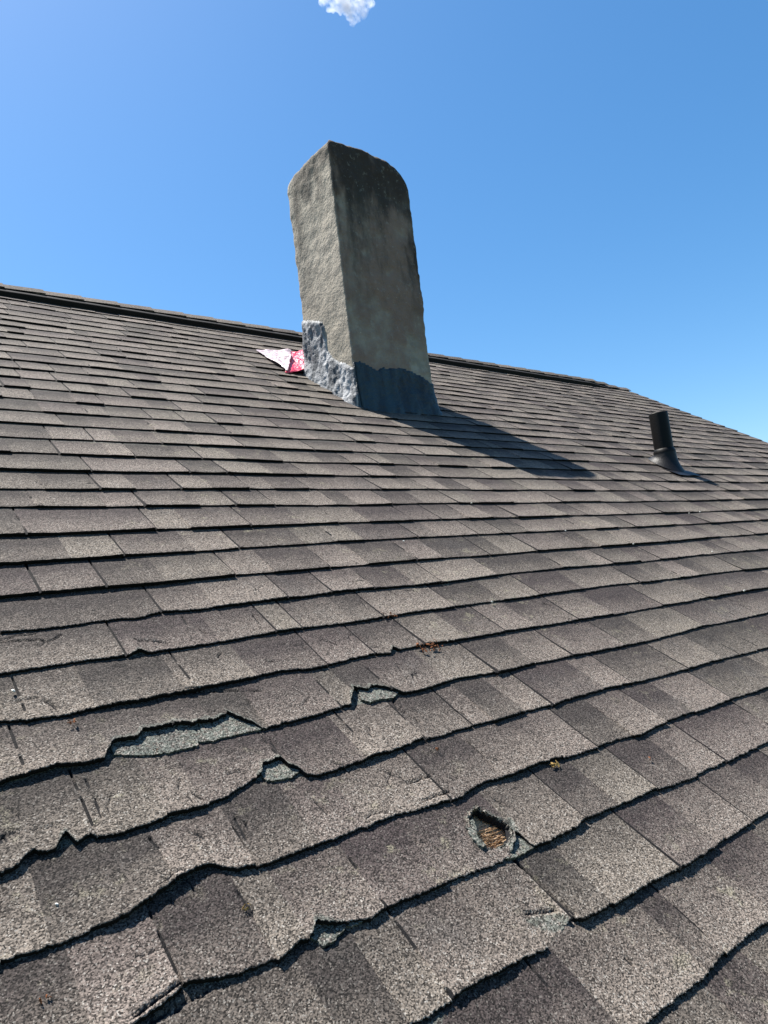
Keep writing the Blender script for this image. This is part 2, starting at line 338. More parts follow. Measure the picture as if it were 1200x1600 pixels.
# ------------------------------------------------------------------ the shingle field
def plane_x(u, k):
    s = s_nom(k); p = V1*u+V2*s-VN*H; return 600+F*p[0]/p[2]
def build_field():
    VV, FF, AT = [], [], {k: [] for k in ('tone', 'tt', 'teal', 'dark', 'hue')}
    base_i = 0
    kmax = int((RIDGE-s_nom(0))/EX)
    for k in range(-9, kmax+1):
        near = 3 <= k <= 11; mid = 12 <= k <= 17
        # joints and colour blocks
        slots = sorted(plane_uv(x, y, LIPN)[0] for x, y in SLOTS.get(k, []))
        lo = slots[0] if slots else U_L; hi = slots[-1] if slots else U_L
        r = random.Random(k*17+3)
        allsl = list(slots)
        u = hi+r.uniform(0.25, 0.36)
        if not slots: u = U_L+r.uniform(0, .33)
        while u < U_R: allsl.append(u); u += r.choice((0.335, 0.335, 0.30, 0.25, 0.14))*r.uniform(.97, 1.03)
        if slots:
            u = lo-r.uniform(0.3, 0.4)
            while u > U_L: allsl.append(u); u -= r.choice((0.335, 0.30, 0.25))
        allsl.sort()
        weak = [not ((b in slots and (k >= 9 or k > 3 and plane_x(b, k) > (900 if k == 4 else 700))) or (b not in slots and k > 9 and r.random() < .72)) for b in allsl]
        bounds = [U_L-1]
        for a, b in zip([U_L]+allsl, allsl+[U_R+1]):
            bounds.append(a)
            if b-a > 0.2 and r.random() < .8: bounds.append(a+(b-a)*r.uniform(.3, .7))
        bounds = sorted(set(bounds))
        B = np.array(bounds)
        tone = np.array([r.choice((0.12, 0.20, 0.30, 0.40, 0.52))+r.uniform(-.05, .05) for _ in B])
        for i in range(1, len(tone)):
            if abs(tone[i]-tone[i-1]) < .1: tone[i] = (tone[i]+.2) % .65
        if k in TONES:
            tb = sorted((plane_uv(x, y, LIPN)[0], t) for x, y, t in TONES[k])
            end = plane_uv(1230, TONES[k][-1][1]-20, LIPN)[0]
            keepb = [(b, t) for b, t in zip(B, tone) if b < tb[0][0]-.05 or b > end]
            last_ = [(end, .3)] if not any(b > end for b, t in keepb) else []
            allb = sorted(keepb+tb+last_); B = np.array([b for b, t in allb]); tone = np.array([t for b, t in allb])
        hue = np.array([r.random() for _ in B])
        thick = np.array([r.choice((0.0, 0.0, 0.0028, 0.0048)) for _ in B])
        drop = thick*r.uniform(.6, 1.3)+np.array([r.uniform(-.0008, .0012) for _ in B])
        soff = np.array([r.uniform(-.0028, .0028) for _ in B]) if near else np.zeros(len(B))
        if near: thick = np.array([r.choice((-.0012, 0, .0012, .0028)) for _ in B]); drop = np.abs(thick)
        # u samples
        us = [U_L]; 
        while us[-1] < U_R:
            x = us[-1]
            if near: d = 0.0026 if -0.05 < x < 1.7 else (0.006 if 1.7 <= x < 3.2 else 0.03)
            elif mid: d = 0.006 if 0.1 < x < 3.6 else 0.02
            elif k < 3: d = 0.03
            else: d = 0.014
            us.append(x+d)
        us = np.array(us); us[-1] = U_R
        ex = []
        for b in B:
            if U_L+.01 < b < U_R-.01: ex += [b-.0006, b+.0006]
        gw = 0.0019 if near else 0.0026
        for b in allsl: ex += [b-gw-.0010, b-gw-.0004, b-gw, b+gw, b+gw+.0004, b+gw+.0010]
        us = np.unique(np.concatenate([us, [e for e in ex if U_L < e < U_R]]))
        nu = len(us)
        seg = np.clip(np.searchsorted(B, us)-1, 0, len(B)-1)
        lip = edge_s(k, us); bs = edge_s(k, us, True); nx = edge_s(k+1, us, True)
        lip = lip-(drop[seg] if not near else drop[seg]*0.5)+soff[seg]
        jag = rng.normal(0, 1, nu)*(0.0009 if near else 0.0006)
        if near:
            tr = np.clip((lip-bs-.002)/.006, 0, 1); tr = np.convolve(tr, np.ones(25)/25, 'same')
            fr = np.array([mnoise.fractal(Vector((x*55, k*3.1, 0)), .75, 2.1, 5) for x in us]); st_ = np.array([mnoise.noise(Vector((round(x/.011)*3.7, k, 1))) for x in us])
            jag = jag+fr*(.0016+.0035*tr)+st_*(.0010+.0030*tr)
        lip = lip+jag
        if k == kmax: top = np.full(nu, RIDGE+.004)
        else: top = np.minimum(nx+EX*0.72 if near else nx+EX*.35, RIDGE+.004)
        lip = np.minimum(lip, top-.002)
        nr = 64 if near else (18 if mid else 7)
        if k < 3: nr = 5
        wv = np.linspace(0, 1, nr)**1.15
        if near: wv = np.concatenate([[0, .006], wv[1:]]); nr += 1
        U = np.repeat(us[None], nr, 0); S = lip[None]+(top-lip)[None]*wv[:, None]
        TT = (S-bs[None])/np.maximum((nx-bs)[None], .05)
        H0 = 0.0068+thick[seg]
        N = H0[None]*(1-TT)+sag(U, S)+wob(U, S, .16, k)*0.0007
        if k in FLUSH:
            a, b = (plane_uv(*q, LIPN)[0] for q in FLUSH[k])
            fl = np.clip((us-a)/.004, 0, 1)*np.clip((b-us)/.004, 0, 1); N = N-fl[None]*(H0[None]*(1-TT))*.92
        N = N-np.where(wv[:, None] < 0.004, 0.0012, 0.0)
        for kk, p0, p1, am in LIFT:
            if kk == k:
                a, b = plane_uv(*p0)[0], plane_uv(*p1)[0]
                x = np.clip((us-a)/(b-a), 0, 1); sharp = (p0[0] in (893.5, 283, 830))
                pr = np.sin(np.pi*np.where(sharp, .5+x/2, x))**1.0*((us > a) & (us < b))
                N = N+am*.30*pr[None]*np.clip(1-TT, 0, 1)**2.2
        if near or mid:
            # gentle curl at joints
            for b in allsl:
                N = N+0.0018*np.exp(-((U-b)/.03)**2)*np.clip(1-TT, 0, 1)**2
        notch = np.clip((lip-bs-.003)/.006, 0, 1)
        kern = np.ones(9)/9; notch = np.convolve(notch, kern, 'same') if near else notch*0
        N = N+notch[None]*(.0075*np.exp(-((S-lip[None])/.022)))
        Dk = np.zeros_like(N)
        isl = np.zeros(nu, bool)
        isd = np.zeros(nu, bool)
        for b in allsl: isl |= np.abs(us-b) <= gw+1e-5; isd |= np.abs(us-b) <= gw+.00045
        wk = np.ones((1, nu))*np.where(isl|isd, 1.0, 0.0)*np.ones((nr, 1))
        for b, wk_ in zip(allsl, weak):
            if wk_:
                cols = np.abs(us-b) <= gw+.0005
                wk[:, cols] *= np.clip(3*wob(U[:, cols]*0+b*7, S[:, cols]+k*.7, .05, 14)+.25, 0, 1)
        N = N-np.where(isl[None], 0.0055, 0)*wk; Dk = np.maximum(Dk, np.where(isd[None], 1.0, 0)*wk)
        if near or mid:
            for pl, wd, dp in CR:
                if pl[:, 1].max() < lip.min()-.02 or pl[:, 1].min() > top.max()+.02: continue
                cols = np.where((us > pl[:, 0].min()-.02) & (us < pl[:, 0].max()+.02))[0]
                if not len(cols): continue
                c0, c1 = cols[0], cols[-1]+1
                d = seg_dist(U[:, c0:c1]+wob(U[:, c0:c1], S[:, c0:c1], .02, 2)*.0012, S[:, c0:c1]+wob(U[:, c0:c1], S[:, c0:c1], .017, 4)*.0012, pl)
                g = np.clip(1.6-d/wd, 0, 1)
                N[:, c0:c1] -= dp*g; Dk[:, c0:c1] = np.maximum(Dk[:, c0:c1], g)
        Tl = np.clip((TT-1.0)/.03, 0, 1)
        if near:   # granules rubbed off along the torn edges
            rub = .010*notch[None]*(1+.8*wob(U, S, .03, 8)); Tl = np.maximum(Tl, np.clip((rub-(S-lip[None]))/.002, 0, 1)*.8)
        for pg in RUB.get(k, []) if near else []:
            pg = np.array([plane_uv(*q, .005) for q in pg]); wb = wob(U, S, .02, 17)*.003; wc = wob(U, S, .014, 21)*.003
            Tl = np.maximum(Tl, np.where(in_poly(U+wb, S+wc, pg), .85, 0))
        if k == 5:
            cols = np.where((us > .8) & (us < 1.02))[0]; c0, c1 = cols[0], cols[-1]+1
            d = seg_dist(U[:, c0:c1], S[:, c0:c1], np.vstack([HOLE, HOLE[:1]]))
            lim = .003+.007*wob(U[:, c0:c1], S[:, c0:c1], .03, 12)+.010*((U[:, c0:c1] > .915) & (S[:, c0:c1] < .55))
            Tl[:, c0:c1] = np.maximum(Tl[:, c0:c1], np.clip((lim-d)/.003, 0, 1)*.9)
        tone_v = np.repeat(tone[seg][None], nr, 0); hue_v = np.repeat(hue[seg][None], nr, 0)
        # lower face of the lip + underside
        if not near and k > 9: tone_v = tone_v*.9+.03
        lt = N[0]; sl_ = sag(us, lip)
        bot = np.maximum(sl_-0.005, lt-0.0085)
        lipdark = np.ones(nu)
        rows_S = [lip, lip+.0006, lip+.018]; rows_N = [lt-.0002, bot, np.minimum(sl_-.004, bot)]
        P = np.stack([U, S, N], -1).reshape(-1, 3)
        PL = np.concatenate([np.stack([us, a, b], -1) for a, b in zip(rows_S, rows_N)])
        off = base_i; n1 = nr*nu
        keep = None
        ii = np.arange(nr-1)[:, None]*nu+np.arange(nu-1)[None]
        q = np.stack([ii, ii+1, ii+1+nu, ii+nu], -1).reshape(-1, 4)
        if k in (3, 4, 5, 6):
            cu = (U[:-1, :-1]+U[1:, 1:])/2; cs = (S[:-1, :-1]+S[1:, 1:])/2
            hole = in_poly(cu+wob(cu, cs, .012, 1)*.0015, cs+wob(cu, cs, .01, 6)*.0015, HOLE).reshape(-1)
            q = q[~hole]
        jj = np.arange(2)[:, None]*nu+np.arange(nu-1)[None]+n1
        q2 = np.stack([jj+1, jj, jj+nu, jj+1+nu], -1).reshape(-1, 4)
        VV.append(P); VV.append(PL); FF.append(q+off); FF.append(q2+off)
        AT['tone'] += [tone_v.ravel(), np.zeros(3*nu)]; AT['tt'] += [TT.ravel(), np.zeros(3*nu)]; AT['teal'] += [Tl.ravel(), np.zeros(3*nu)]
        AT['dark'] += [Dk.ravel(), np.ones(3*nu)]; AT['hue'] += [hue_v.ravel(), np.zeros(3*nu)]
        base_i += n1+3*nu
    V = np.concatenate(VV); Fa = np.concatenate(FF)
    me = bpy.data.meshes.new('roof'); me.vertices.add(len(V)); me.vertices.foreach_set('co', V.astype(np.float32).ravel())
    me.loops.add(Fa.size); me.loops.foreach_set('vertex_index', Fa.astype(np.int32).ravel())
    me.polygons.add(len(Fa)); me.polygons.foreach_set('loop_start', np.arange(0, Fa.size, 4, dtype=np.int32)); 
    me.update(calc_edges=True)
    for k, a in AT.items():
        at = me.attributes.new(k, 'FLOAT', 'POINT'); at.data.foreach_set('value', np.concatenate(a).astype(np.float32))
    me.materials.append(M_SH); me.validate()
    o = bpy.data.objects.new('roof', me); COL.objects.link(o)
    print('roof verts', len(V)); return o

S_E = s_nom(-9)                      # eave
def wp(u, s, n=0.0): return Vector((0, 0, Z0))+E1*u+E2*s+E3*n
house = bpy.data.objects.new('house', None); COL.objects.link(house)
house.location = (2.0, 3.0, 0)
tag(house, 'house under a steep weathered brown-grey shingle roof with torn patches', 'house')
def attach(o, parent=house):
    o.parent = parent; o.matrix_parent_inverse = Matrix.Identity(4); return o
def roof_space(o):
    """place a mesh given in roof coordinates (u, s, n)"""
    o.location = Vector((0, 0, Z0))-house.location; o.rotation_euler = (PITCH, 0, 0); o.parent = house; return o
roof = roof_space(build_field())
tag(roof, 'torn and cracked brown-grey asphalt shingles sloping up to the ridge')
def sub(name, v, f, mat, smooth=False, attrs=None, parent=None):
    o = mesh_obj(name, v, f, mat, parent or roof, smooth, attrs); return o
# wooden deck below the shingles
deck = sub('roof_deck', *box_vf(U_L, U_R-.02, S_E+.02, RIDGE-.01, -.040, -.013), M_WOOD)
tag(deck, 'bare splintered wood showing through the hole')
# torn rim round the hole
def rim():
    pts = HOLE; n = len(pts); cen = pts.mean(0); V, Fc, te, dk, to = [], [], [], [], []
    M = 96; R_ = 7
    cum = np.linspace(0, n, M, endpoint=False)
    for i, c in enumerate(cum):
        a = int(c) % n; b = (a+1) % n; t = c-int(c); p = pts[a]*(1-t)+pts[b]*t
        d = (p-cen)/np.hypot(*(p-cen)); up = max(0, d[1]); lf = max(0, -d[0])
        wdt = 0.0015+0.008*lf+0.009*mnoise.noise(Vector((i*.21, 3, 1)))
        hgt = 0.0030+0.003*up+0.003*mnoise.noise(Vector((i*.3, 0, 0)))
        for j in range(R_):
            x = j/(R_-1); jt = mnoise.noise(Vector((i*.8, j*.9, 5)))*0.0050
            o_ = -0.004+x*(wdt+.004)
            z = [-.014, -.004, hgt*.9, hgt, hgt*.8, hgt*.45, .0015][j]+jt*.6
            V.append((p[0]+d[0]*(o_+jt), p[1]+d[1]*(o_+jt), z+0.0045)); te.append(.75 if mnoise.noise(Vector((i*.33, j*.6, 8))) > -.15 else .15); dk.append(.9 if j < 2 else (.6 if mnoise.noise(Vector((i*.4, j*.8, 2))) > .2 else 0)); to.append(.4)
    for i in range(M):
        for j in range(R_-1):
            a, b = i*R_+j, ((i+1) % M)*R_+j; Fc.append((a, b, b+1, a+1))
    z = [0.3]*len(V)
    return sub('torn_rim', V, Fc, M_SH, True, dict(tone=to, tt=z, teal=te, dark=dk, hue=z))
tag(rim(), 'curled grey-green torn shingle edge round the hole')
# splinters in the hole
v, f = [], []
rr = random.Random(5)
parts = []
c0 = HOLE.mean(0)
for i in range(110):
    a = rr.uniform(-.25, .35)-.15; L = rr.uniform(.008, .026); x = c0[0]+rr.uniform(-.030, .024); y = c0[1]+rr.uniform(-.032, .012)
    dx, dy = math.cos(a)*L/2, math.sin(a)*L/2; ww = rr.uniform(.0004, .0011); z = -.012+rr.uniform(0, .005); tz = rr.uniform(-.003, .004)
    nx_, ny_ = -math.sin(a)*ww, math.cos(a)*ww
    vv = [(x-dx-nx_, y-dy-ny_, z-.002), (x+dx-nx_*.2, y+dy-ny_*.2, z-.002+tz), (x+dx+nx_*.2, y+dy+ny_*.2, z-.002+tz), (x-dx+nx_, y-dy+ny_, z-.002),
          (x-dx-nx_*.5, y-dy-ny_*.5, z+.0015), (x+dx, y+dy, z+.001+tz), (x+dx, y+dy, z+.0011+tz), (x-dx+nx_*.5, y-dy+ny_*.5, z+.0015)]
    parts.append((vv, [(3,2,1,0), (4,5,6,7), (0,1,5,4), (1,2,6,5), (2,3,7,6), (3,0,4,7)]))
sub('wood_splinters', *merge(parts), M_WOOD)
# patches where only the grey-green backing layer is left
def patch(pix, h, name='exposed_backing', sag_=True, lowdark=True):
    poly = np.array([plane_uv(x, y, .004) for x, y in pix])
    # densify with ragged noise
    P = []
    for a, b in zip(poly, np.roll(poly, -1, 0)):
        m = max(1, int(np.hypot(*(b-a))/.004))
        for i in range(m):
            q = a+(b-a)*i/m; P.append((q[0]+rng.normal(0, .0011), q[1]+rng.normal(0, .0011)))
    bm = bmesh.new(); n = len(P); smin, smax = min(q[1] for q in P), max(q[1] for q in P)
    vs = [bm.verts.new((x, y, float(sag(np.array([x]), np.array([y]))[0])+h*(1-.72*(y-smin)/(smax-smin)))) for x, y in P]
    fa = bm.faces.new(vs)
    if fa.normal.z < 0 or True:
        bm.normal_update()
        if fa.normal.z < 0: fa.normal_flip()
    ed = [e for e in bm.edges]
    r = bmesh.ops.extrude_edge_only(bm, edges=ed)
    for e in r['geom']:
        if isinstance(e, bmesh.types.BMVert): e.co.z -= h+.004
    bm.verts.index_update()
    me = bpy.data.meshes.new(name); bm.to_mesh(me); bm.free(); nv = len(me.vertices)
    for k, val in dict(tone=.4, tt=.3, teal=1.0, dark=0, hue=.3).items():
        at = me.attributes.new(k, 'FLOAT', 'POINT')
        a = np.full(nv, val, np.float32)
        if k == 'dark': a[n:] = 1
        at.data.foreach_set('value', a)
    me.materials.append(M_SH); o = bpy.data.objects.new(name, me); COL.objects.link(o); o.parent = roof
    tag(o, 'bare grey-green backing layer left where a shingle tore away'); return o
patch([(176,1180),(172,1166),(184,1150),(216,1144),(230,1134),(290,1124),(330,1119),(357,1108),(372,1112),(404,1128),(416,1139),(400,1142),(360,1151),(330,1159),(311,1160),(307,1167),(280,1173),(253,1180),(225,1182)], .0048)
patch([(556,1068),(572,1070),(588,1064),(609,1070),(626,1080),(614,1092),(598,1094),(577,1098),(565,1094),(562,1084)], .0062)
patch([(409,1214),(406,1203),(412,1190),(430,1182),(446,1190),(452,1198),(468,1205),(458,1216),(436,1222),(415,1222)], .0052)
patch([(488,1470),(491,1438),(512,1440),(545,1437),(570,1434),(566,1445),(540,1450),(532,1458),(520,1472),(510,1482),(500,1478)], .0058)
patch([(791,1345),(795,1318),(800,1298),(812,1300),(826,1315),(838,1322),(824,1332),(806,1341)], .0058)
patch([(728,1292),(737,1276),(742,1290),(746,1312),(757,1325),(752,1330),(738,1316),(730,1302)], .0100)
# ridge vent and caps
def ridge():
    V, Fc = [], []
    us = np.arange(U_L, 7.36, .04)
    for i, u in enumerate(us):
        e = max(0, min(1, (7.36-u)/.5)); j = 0.0025*mnoise.noise(Vector((u*5, 0, 0)))
        prof = [(-.126, -.002), (-.128, .034*e+.004+j), (-.121, .037*e+.004+j), (0, .040*e+.005), (.06, -.02), (0, -.03)]
        V += [(u, RIDGE+a, b) for a, b in prof]
    m = 6
    for i in range(len(us)-1):
        for j in range(m):
            a, b = i*m+j, i*m+(j+1) % m; Fc.append((a, b, b+m, a+m))
    Fc += [tuple(range(m)), tuple((len(us)-1)*m+j for j in reversed(range(m)))]
    sub('ridge_vent', V, Fc, M_FELT)
    # one cap: folded over the ridge, thicker toward its exposed end
    def cap(u0, e, last=False):
        L = .30; V, Fc, dk = [], [], []
        rr_ = random.Random(int(u0*100)); ny = 9
        back = -math.tan(2*PITCH)  # other slope, in roof coordinates the ridge turns down by 2*PITCH
        def P(x, q, lift):
            if q >= 0: return (x, RIDGE-q, lift)
            a = -q; return (x, RIDGE+a*math.cos(2*PITCH)+.0, lift-a*math.sin(2*PITCH))
        top = .040*e+.008
        qs = [.082, .076, .062, .05, .018, 0, -.03, -.09, -.16]
        dz = [.0, .0, .001, .003, .006, .007, .003, .0, .0]
        for layer in (0, 1):
            for xi, x in enumerate(np.linspace(0, L, 7)):
                up = .009*(x/L)                  # rises toward the exposed end so it laps the next one
                for q, d in zip(qs, dz):
                    w_ = rr_.uniform(-.0012, .0012)+(.003*math.sin(x*20+u0*7) if q > .12 else 0)
                    V.append(P(u0+x, q+w_, top+up+d-(0.0 if layer == 0 else .0065)-(.004 if q > .16 else 0)))
                    dk.append(0.0 if layer == 0 else 1.0)
        nx_ = 7
        for layer in (0, 1):
            for i in range(nx_-1):
                for j in range(ny-1):
                    a = layer*nx_*ny+i*ny+j; q = (a, a+1, a+1+ny, a+ny); Fc.append(q if layer == 0 else q[::-1])
        o_ = nx_*ny
        for i in range(nx_-1):
            for j in (0, ny-1):
                a = i*ny+j; Fc.append((a, a+ny, a+ny+o_, a+o_))
        for j in range(ny-1):
            for i in (0, nx_-1):
                a = i*ny+j; Fc.append((a, a+1, a+1+o_, a+o_))
        t = rr_.choice((.15, .3, .45)); n = len(V)
        return V, Fc, dict(tone=[t]*n, tt=[.3]*n, teal=[0]*n, dark=dk, hue=[rr_.random()]*n)
    u = 7.50; i = 0
    while u > U_L:
        e = max(0, min(1, (7.36-u)/.5)); V, Fc, at = cap(u-.06, e)
        o = sub('ridge_cap', V, Fc, M_SH, False, at); o['group'] = 'cap shingles along the ridge'
        u -= .235; i += 1
ridge()
# rake board, eave board, gable and walls, far slope
yr = CP*RIDGE; zr = Z0+SP*RIDGE; ye = CP*S_E; ze = Z0+SP*S_E
def wpart(name, v, f, mat):
    o = mesh_obj(name, v, f, mat, house); o.location = -house.location; return o
v, f = box_vf(U_R-.03, U_R-.008, S_E, RIDGE-.02, -.19, -.008)
roof_space(mesh_obj('rake_board', v, f, M_FASCIA))
v, f = box_vf(U_L, U_R-.032, S_E-.012, S_E+.012, -.18, -.012)
roof_space(mesh_obj('eave_board', v, f, M_FASCIA))
# far slope as a simple slab
v = [(U_L, yr+.004, zr-.012), (U_R, yr+.004, zr-.012), (U_R, yr+4.6*CP, zr-4.6*SP-.012), (U_L, yr+4.6*CP, zr-4.6*SP-.012)]
v += [(x, y, z-.08) for x, y, z in v]
fs = wpart('far_slope', v, [(0,1,2,3), (7,6,5,4), (0,4,5,1), (1,5,6,2), (2,6,7,3), (3,7,4,0)], M_SH)
for k, val in dict(tone=.3, tt=.5, teal=0, dark=0, hue=.4).items():
    at = fs.data.attributes.new(k, 'FLOAT', 'POINT'); at.data.foreach_set('value', [val]*8)
yw0, yw1 = ye+.45, yr+4.6*CP-.45; x0, x1 = U_L+.4, U_R-.35
zt0 = Z0+math.tan(PITCH)*yw0-.06; zt1 = zr-math.tan(PITCH)*(yw1-yr)-.12; ztr = zr-.1
v = [(x, y, z) for x in (x0, x1) for y, z in ((yw0, 0), (yw1, 0), (yw1, zt1), (yr, ztr), (yw0, zt0))]
wpart('wall', v, [(4,3,2,1,0), (5,6,7,8,9), (0,5,9,4), (1,2,7,6)], M_WALL)

# ------------------------------------------------------------------ chimney
cu, cs_ = plane_uv(560, 636)
CH0 = wp(cu, cs_)
CW, CD, CHH = 0.632, 0.512, 1.672
def ring_pts(n_):
    """rounded rectangle, counter clockwise from the near left corner, with outward normals"""
    out = []
    rad = {0: .014, 1: .04, 2: .06, 3: .045}
    cor = [(0, 0), (CW, 0), (CW, CD), (0, CD)]
    for i in range(4):
        a = Vector(cor[i]+(0,)); b = Vector(cor[(i+1) % 4]+(0,)); d = (b-a).normalized(); L = (b-a).length
        ra, rb = rad[i], rad[(i+1) % 4]; nn = Vector((d.y, -d.x, 0))
        m = max(2, int((L-ra-rb)/.0115))
        for j in range(m+1):
            out.append((a+d*(ra+(L-ra-rb)*j/m), nn))
        c = b-d*rb-nn*rb
        d2 = Vector((-nn.x, -nn.y, 0))
        for j in range(1, 5):
            t = j/5*math.pi/2; nv = nn*math.cos(t)+d*math.sin(t); out.append((c+nv*rb, nv))
    return out
RP = ring_pts(0)
def ztop(x, y):
    z = CHH
    r = .25
    if x > CW-r: z -= r*(1-math.sqrt(max(0, 1-((min(x, CW)-(CW-r))/r)**2)))*.9
    r = .11
    if y > CD-r: z -= r*(1-math.sqrt(max(0, 1-((min(y, CD)-(CD-r))/r)**2)))
    z -= .02*max(0, x/CW)*0 + .012*(x < .03)*(1-x/.03)
    return z
def body_pt(p, nv, z, extra=0.0):
    q = Vector((p.x, p.y, z))
    big = mnoise.noise(Vector((p.x*2.1, p.y*2.1, z*1.7)))*.011
    med = mnoise.fractal(Vector((p.x*7, p.y*7, z*6+4)), 0.9, 2.1, 4)*.0055
    left = max(0, -nv.x); front = max(0, -nv.y)
    med += front*.0035*mnoise.fractal(Vector((p.x*16, 5, z*14)), .9, 2, 4)
    med += left*mnoise.fractal(Vector((p.x*12, p.y*9+2, z*15)), 0.8, 2.1, 3)*.0022-left*med*.45
    # narrower waist, leaning in a little at the right
    k = -.006*math.exp(-((z-.45)/.35)**2)*max(0, nv.x)
    er = max(0, min(1, (z-(CHH-.42))/.42))
    med += er*er*.012*mnoise.fractal(Vector((p.x*10, p.y*10, z*9+11)), .9, 2.1, 4)
    edge = max(0, (p.y-CD+.09)/.09)*max(0, -nv.x)+max(0, (p.x-CW+.08)/.08)*max(0, -nv.y)
    med += edge*.008*mnoise.fractal(Vector((3, p.y*3, z*15)), .8, 2.1, 4)-.1*er*abs(med)
    return q+nv*(big+med+k+extra)
chim_z = [-.35+i*.0125 for i in range(int((CHH+.35)/.0125)+1)]
V, Fc = [], []
nrp = len(RP); nz = len(chim_z)
for zi, z in enumerate(chim_z):
    for p, nv in RP:
        zt = ztop(p.x, p.y); zz = -.35+(z+.35)*(zt+.35)/(chim_z[-1]+.35)
        e = max(0, (zz-(zt-.025))/.025)
        V.append(body_pt(p, nv, zz, -.012*e*e))
for i in range(nz-1):
    for j in range(nrp):
        a, b = i*nrp+j, i*nrp+(j+1) % nrp; Fc.append((a, b, b+nrp, a+nrp))
last = (nz-1)*nrp; cen = Vector((CW/2, CD/2, 0))
for r_ in range(1, 16):
    t = 1-r_/15.5
    for j, (p, nv) in enumerate(RP):
        q = cen+(p-nv*.012-cen)*t; zz = ztop(q.x, q.y)+.012*(1-t)+mnoise.fractal(Vector((q.x*9, q.y*9, 7)), .9, 2, 4)*.008*(1-t**6)+.004
        V.append(Vector((q.x, q.y, zz)))
    for j in range(nrp):
        a, b = last+(r_-1)*nrp+j, last+(r_-1)*nrp+(j+1) % nrp; Fc.append((a, b, b+nrp, a+nrp))
Fc.append(tuple(last+15*nrp+j for j in range(nrp)))
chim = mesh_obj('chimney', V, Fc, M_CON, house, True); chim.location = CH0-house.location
tag(chim, 'tall cement-rendered chimney, beige on its sunny side and stained black at the top')
# sealant coats
def coat(name, side, mat, label):
    dz = .009; zs = [-.30+i*dz for i in range(int(1.12/dz))]
    idx = []
    for j, (p, nv) in enumerate(RP):
        isleft = nv.x < -.6 and p.x < .05
        if (side == 'left') == isleft: idx.append(j)
    if side == 'left': idx = [j-nrp if j < nrp/2 else j for j in idx]; idx.sort(); idx.append(idx[-1]+1) if False else None
    else: idx = [-1]+idx+[idx[-1]+1]
    if side == 'left': idx = [idx[0]-1]+idx+[idx[-1]+1, idx[-1]+2]
    V, Fc, ok = [], [], []
    for z in zs:
        for j in idx:
            p, nv = RP[j % nrp]
            roofz = math.tan(PITCH)*p.y
            hz = z-roofz
            if side == 'left':
                y = p.y
                top = np.interp(y, [0, .02, .1, .2, .235, .26, .35, .47, .5], [.24, .26, .30, .37, .42, .615, .66, .71, .71])
                amp = .011*min(1, .35+(CD-p.y)/.12); off = .007+.02*max(0, .12-hz)/.12
            else:
                x = p.x
                top = np.interp(x, [0, .08, .16, .22, .33, .38, .48, .6], [.285, .28, .25, .262, .275, .285, .26, .215]) if nv.y < -.3 else .26+roofz*.9
                amp = .004; off = .008+.022*(max(0, .16-hz)/.16)**1.6
            top += .012*mnoise.fractal(Vector((p.x*16, p.y*16, 2)), .8, 2, 3)
            d = mnoise.fractal(Vector((p.x*18, p.y*18, z*5.5+9)), .7, 2.2, 5)
            if side == 'left': d += .7*abs(mnoise.noise(Vector((p.y*22+z*6, 3, z*9))))+.35*mnoise.fractal(Vector((p.y*45, z*45, 1)), .8, 2, 3)
            q = body_pt(p, nv, z, off+amp*d); 
            V.append(q); ok.append(z < top and hz > -.09)
    ni = len(idx)
    for i in range(len(zs)-1):
        for j in range(ni-1):
            a = i*ni+j; f_ = (a, a+1, a+1+ni, a+ni)
            if ok[a+ni] or ok[a+ni+1]: 
                if ok[a] or ok[a+1]: Fc.append(f_)
    # press the rim onto the wall
    used = {}
    for f_ in Fc:
        for a, b in zip(f_, f_[1:]+f_[:1]):
            e = (min(a, b), max(a, b)); used[e] = used.get(e, 0)+1
    rimv = set()
    for (a, b), c in used.items():
        if c == 1: rimv |= {a, b}
    for a in rimv:
        j = idx[a % ni]; p, nv = RP[j % nrp]; z = zs[a//ni]
        if z-math.tan(PITCH)*p.y > -.03: V[a] = body_pt(p, nv, z, -.006)
    o = mesh_obj(name, V, Fc, mat, chim, True); tag(o, label); return o
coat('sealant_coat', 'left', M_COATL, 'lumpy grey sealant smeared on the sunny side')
coat('tar_coat', 'front', M_COATF, 'smooth dark tar band round the base, its blue-black shade painted into the colour')
# tar smear where the coat meets the shingles
V, Fc = [], []
sm = []
for j in range(0, nrp):
    p, nv = RP[j]
    if nv.y < -.5 or nv.x > .5 or (nv.x < -.5): sm.append((p, nv))
for p, nv in sm:
    wd = .030+.012*mnoise.noise(Vector((p.x*9, p.y*9, 0)))+.006*mnoise.noise(Vector((p.x*60, p.y*60, 0)))
    if nv.x < -.5: wd *= .55
    for t, h_ in ((-.3, .03), (.35, .022), (.75, .013), (1.0, .006), (1.05, -.004)):
        q = p+nv*wd*t; V.append((q.x, q.y, q.y*math.tan(PITCH)+(h_+.006)/CP))
for i in range(len(sm)-1):
    if (sm[i+1][0]-sm[i][0]).length > .1: continue
    for j in range(4): a = i*5+j; Fc.append((a, a+5, a+6, a+1))
tag(mesh_obj('tar_fillet', V, Fc, M_COATF, chim, True), 'narrow tar bead where the chimney meets the shingles')

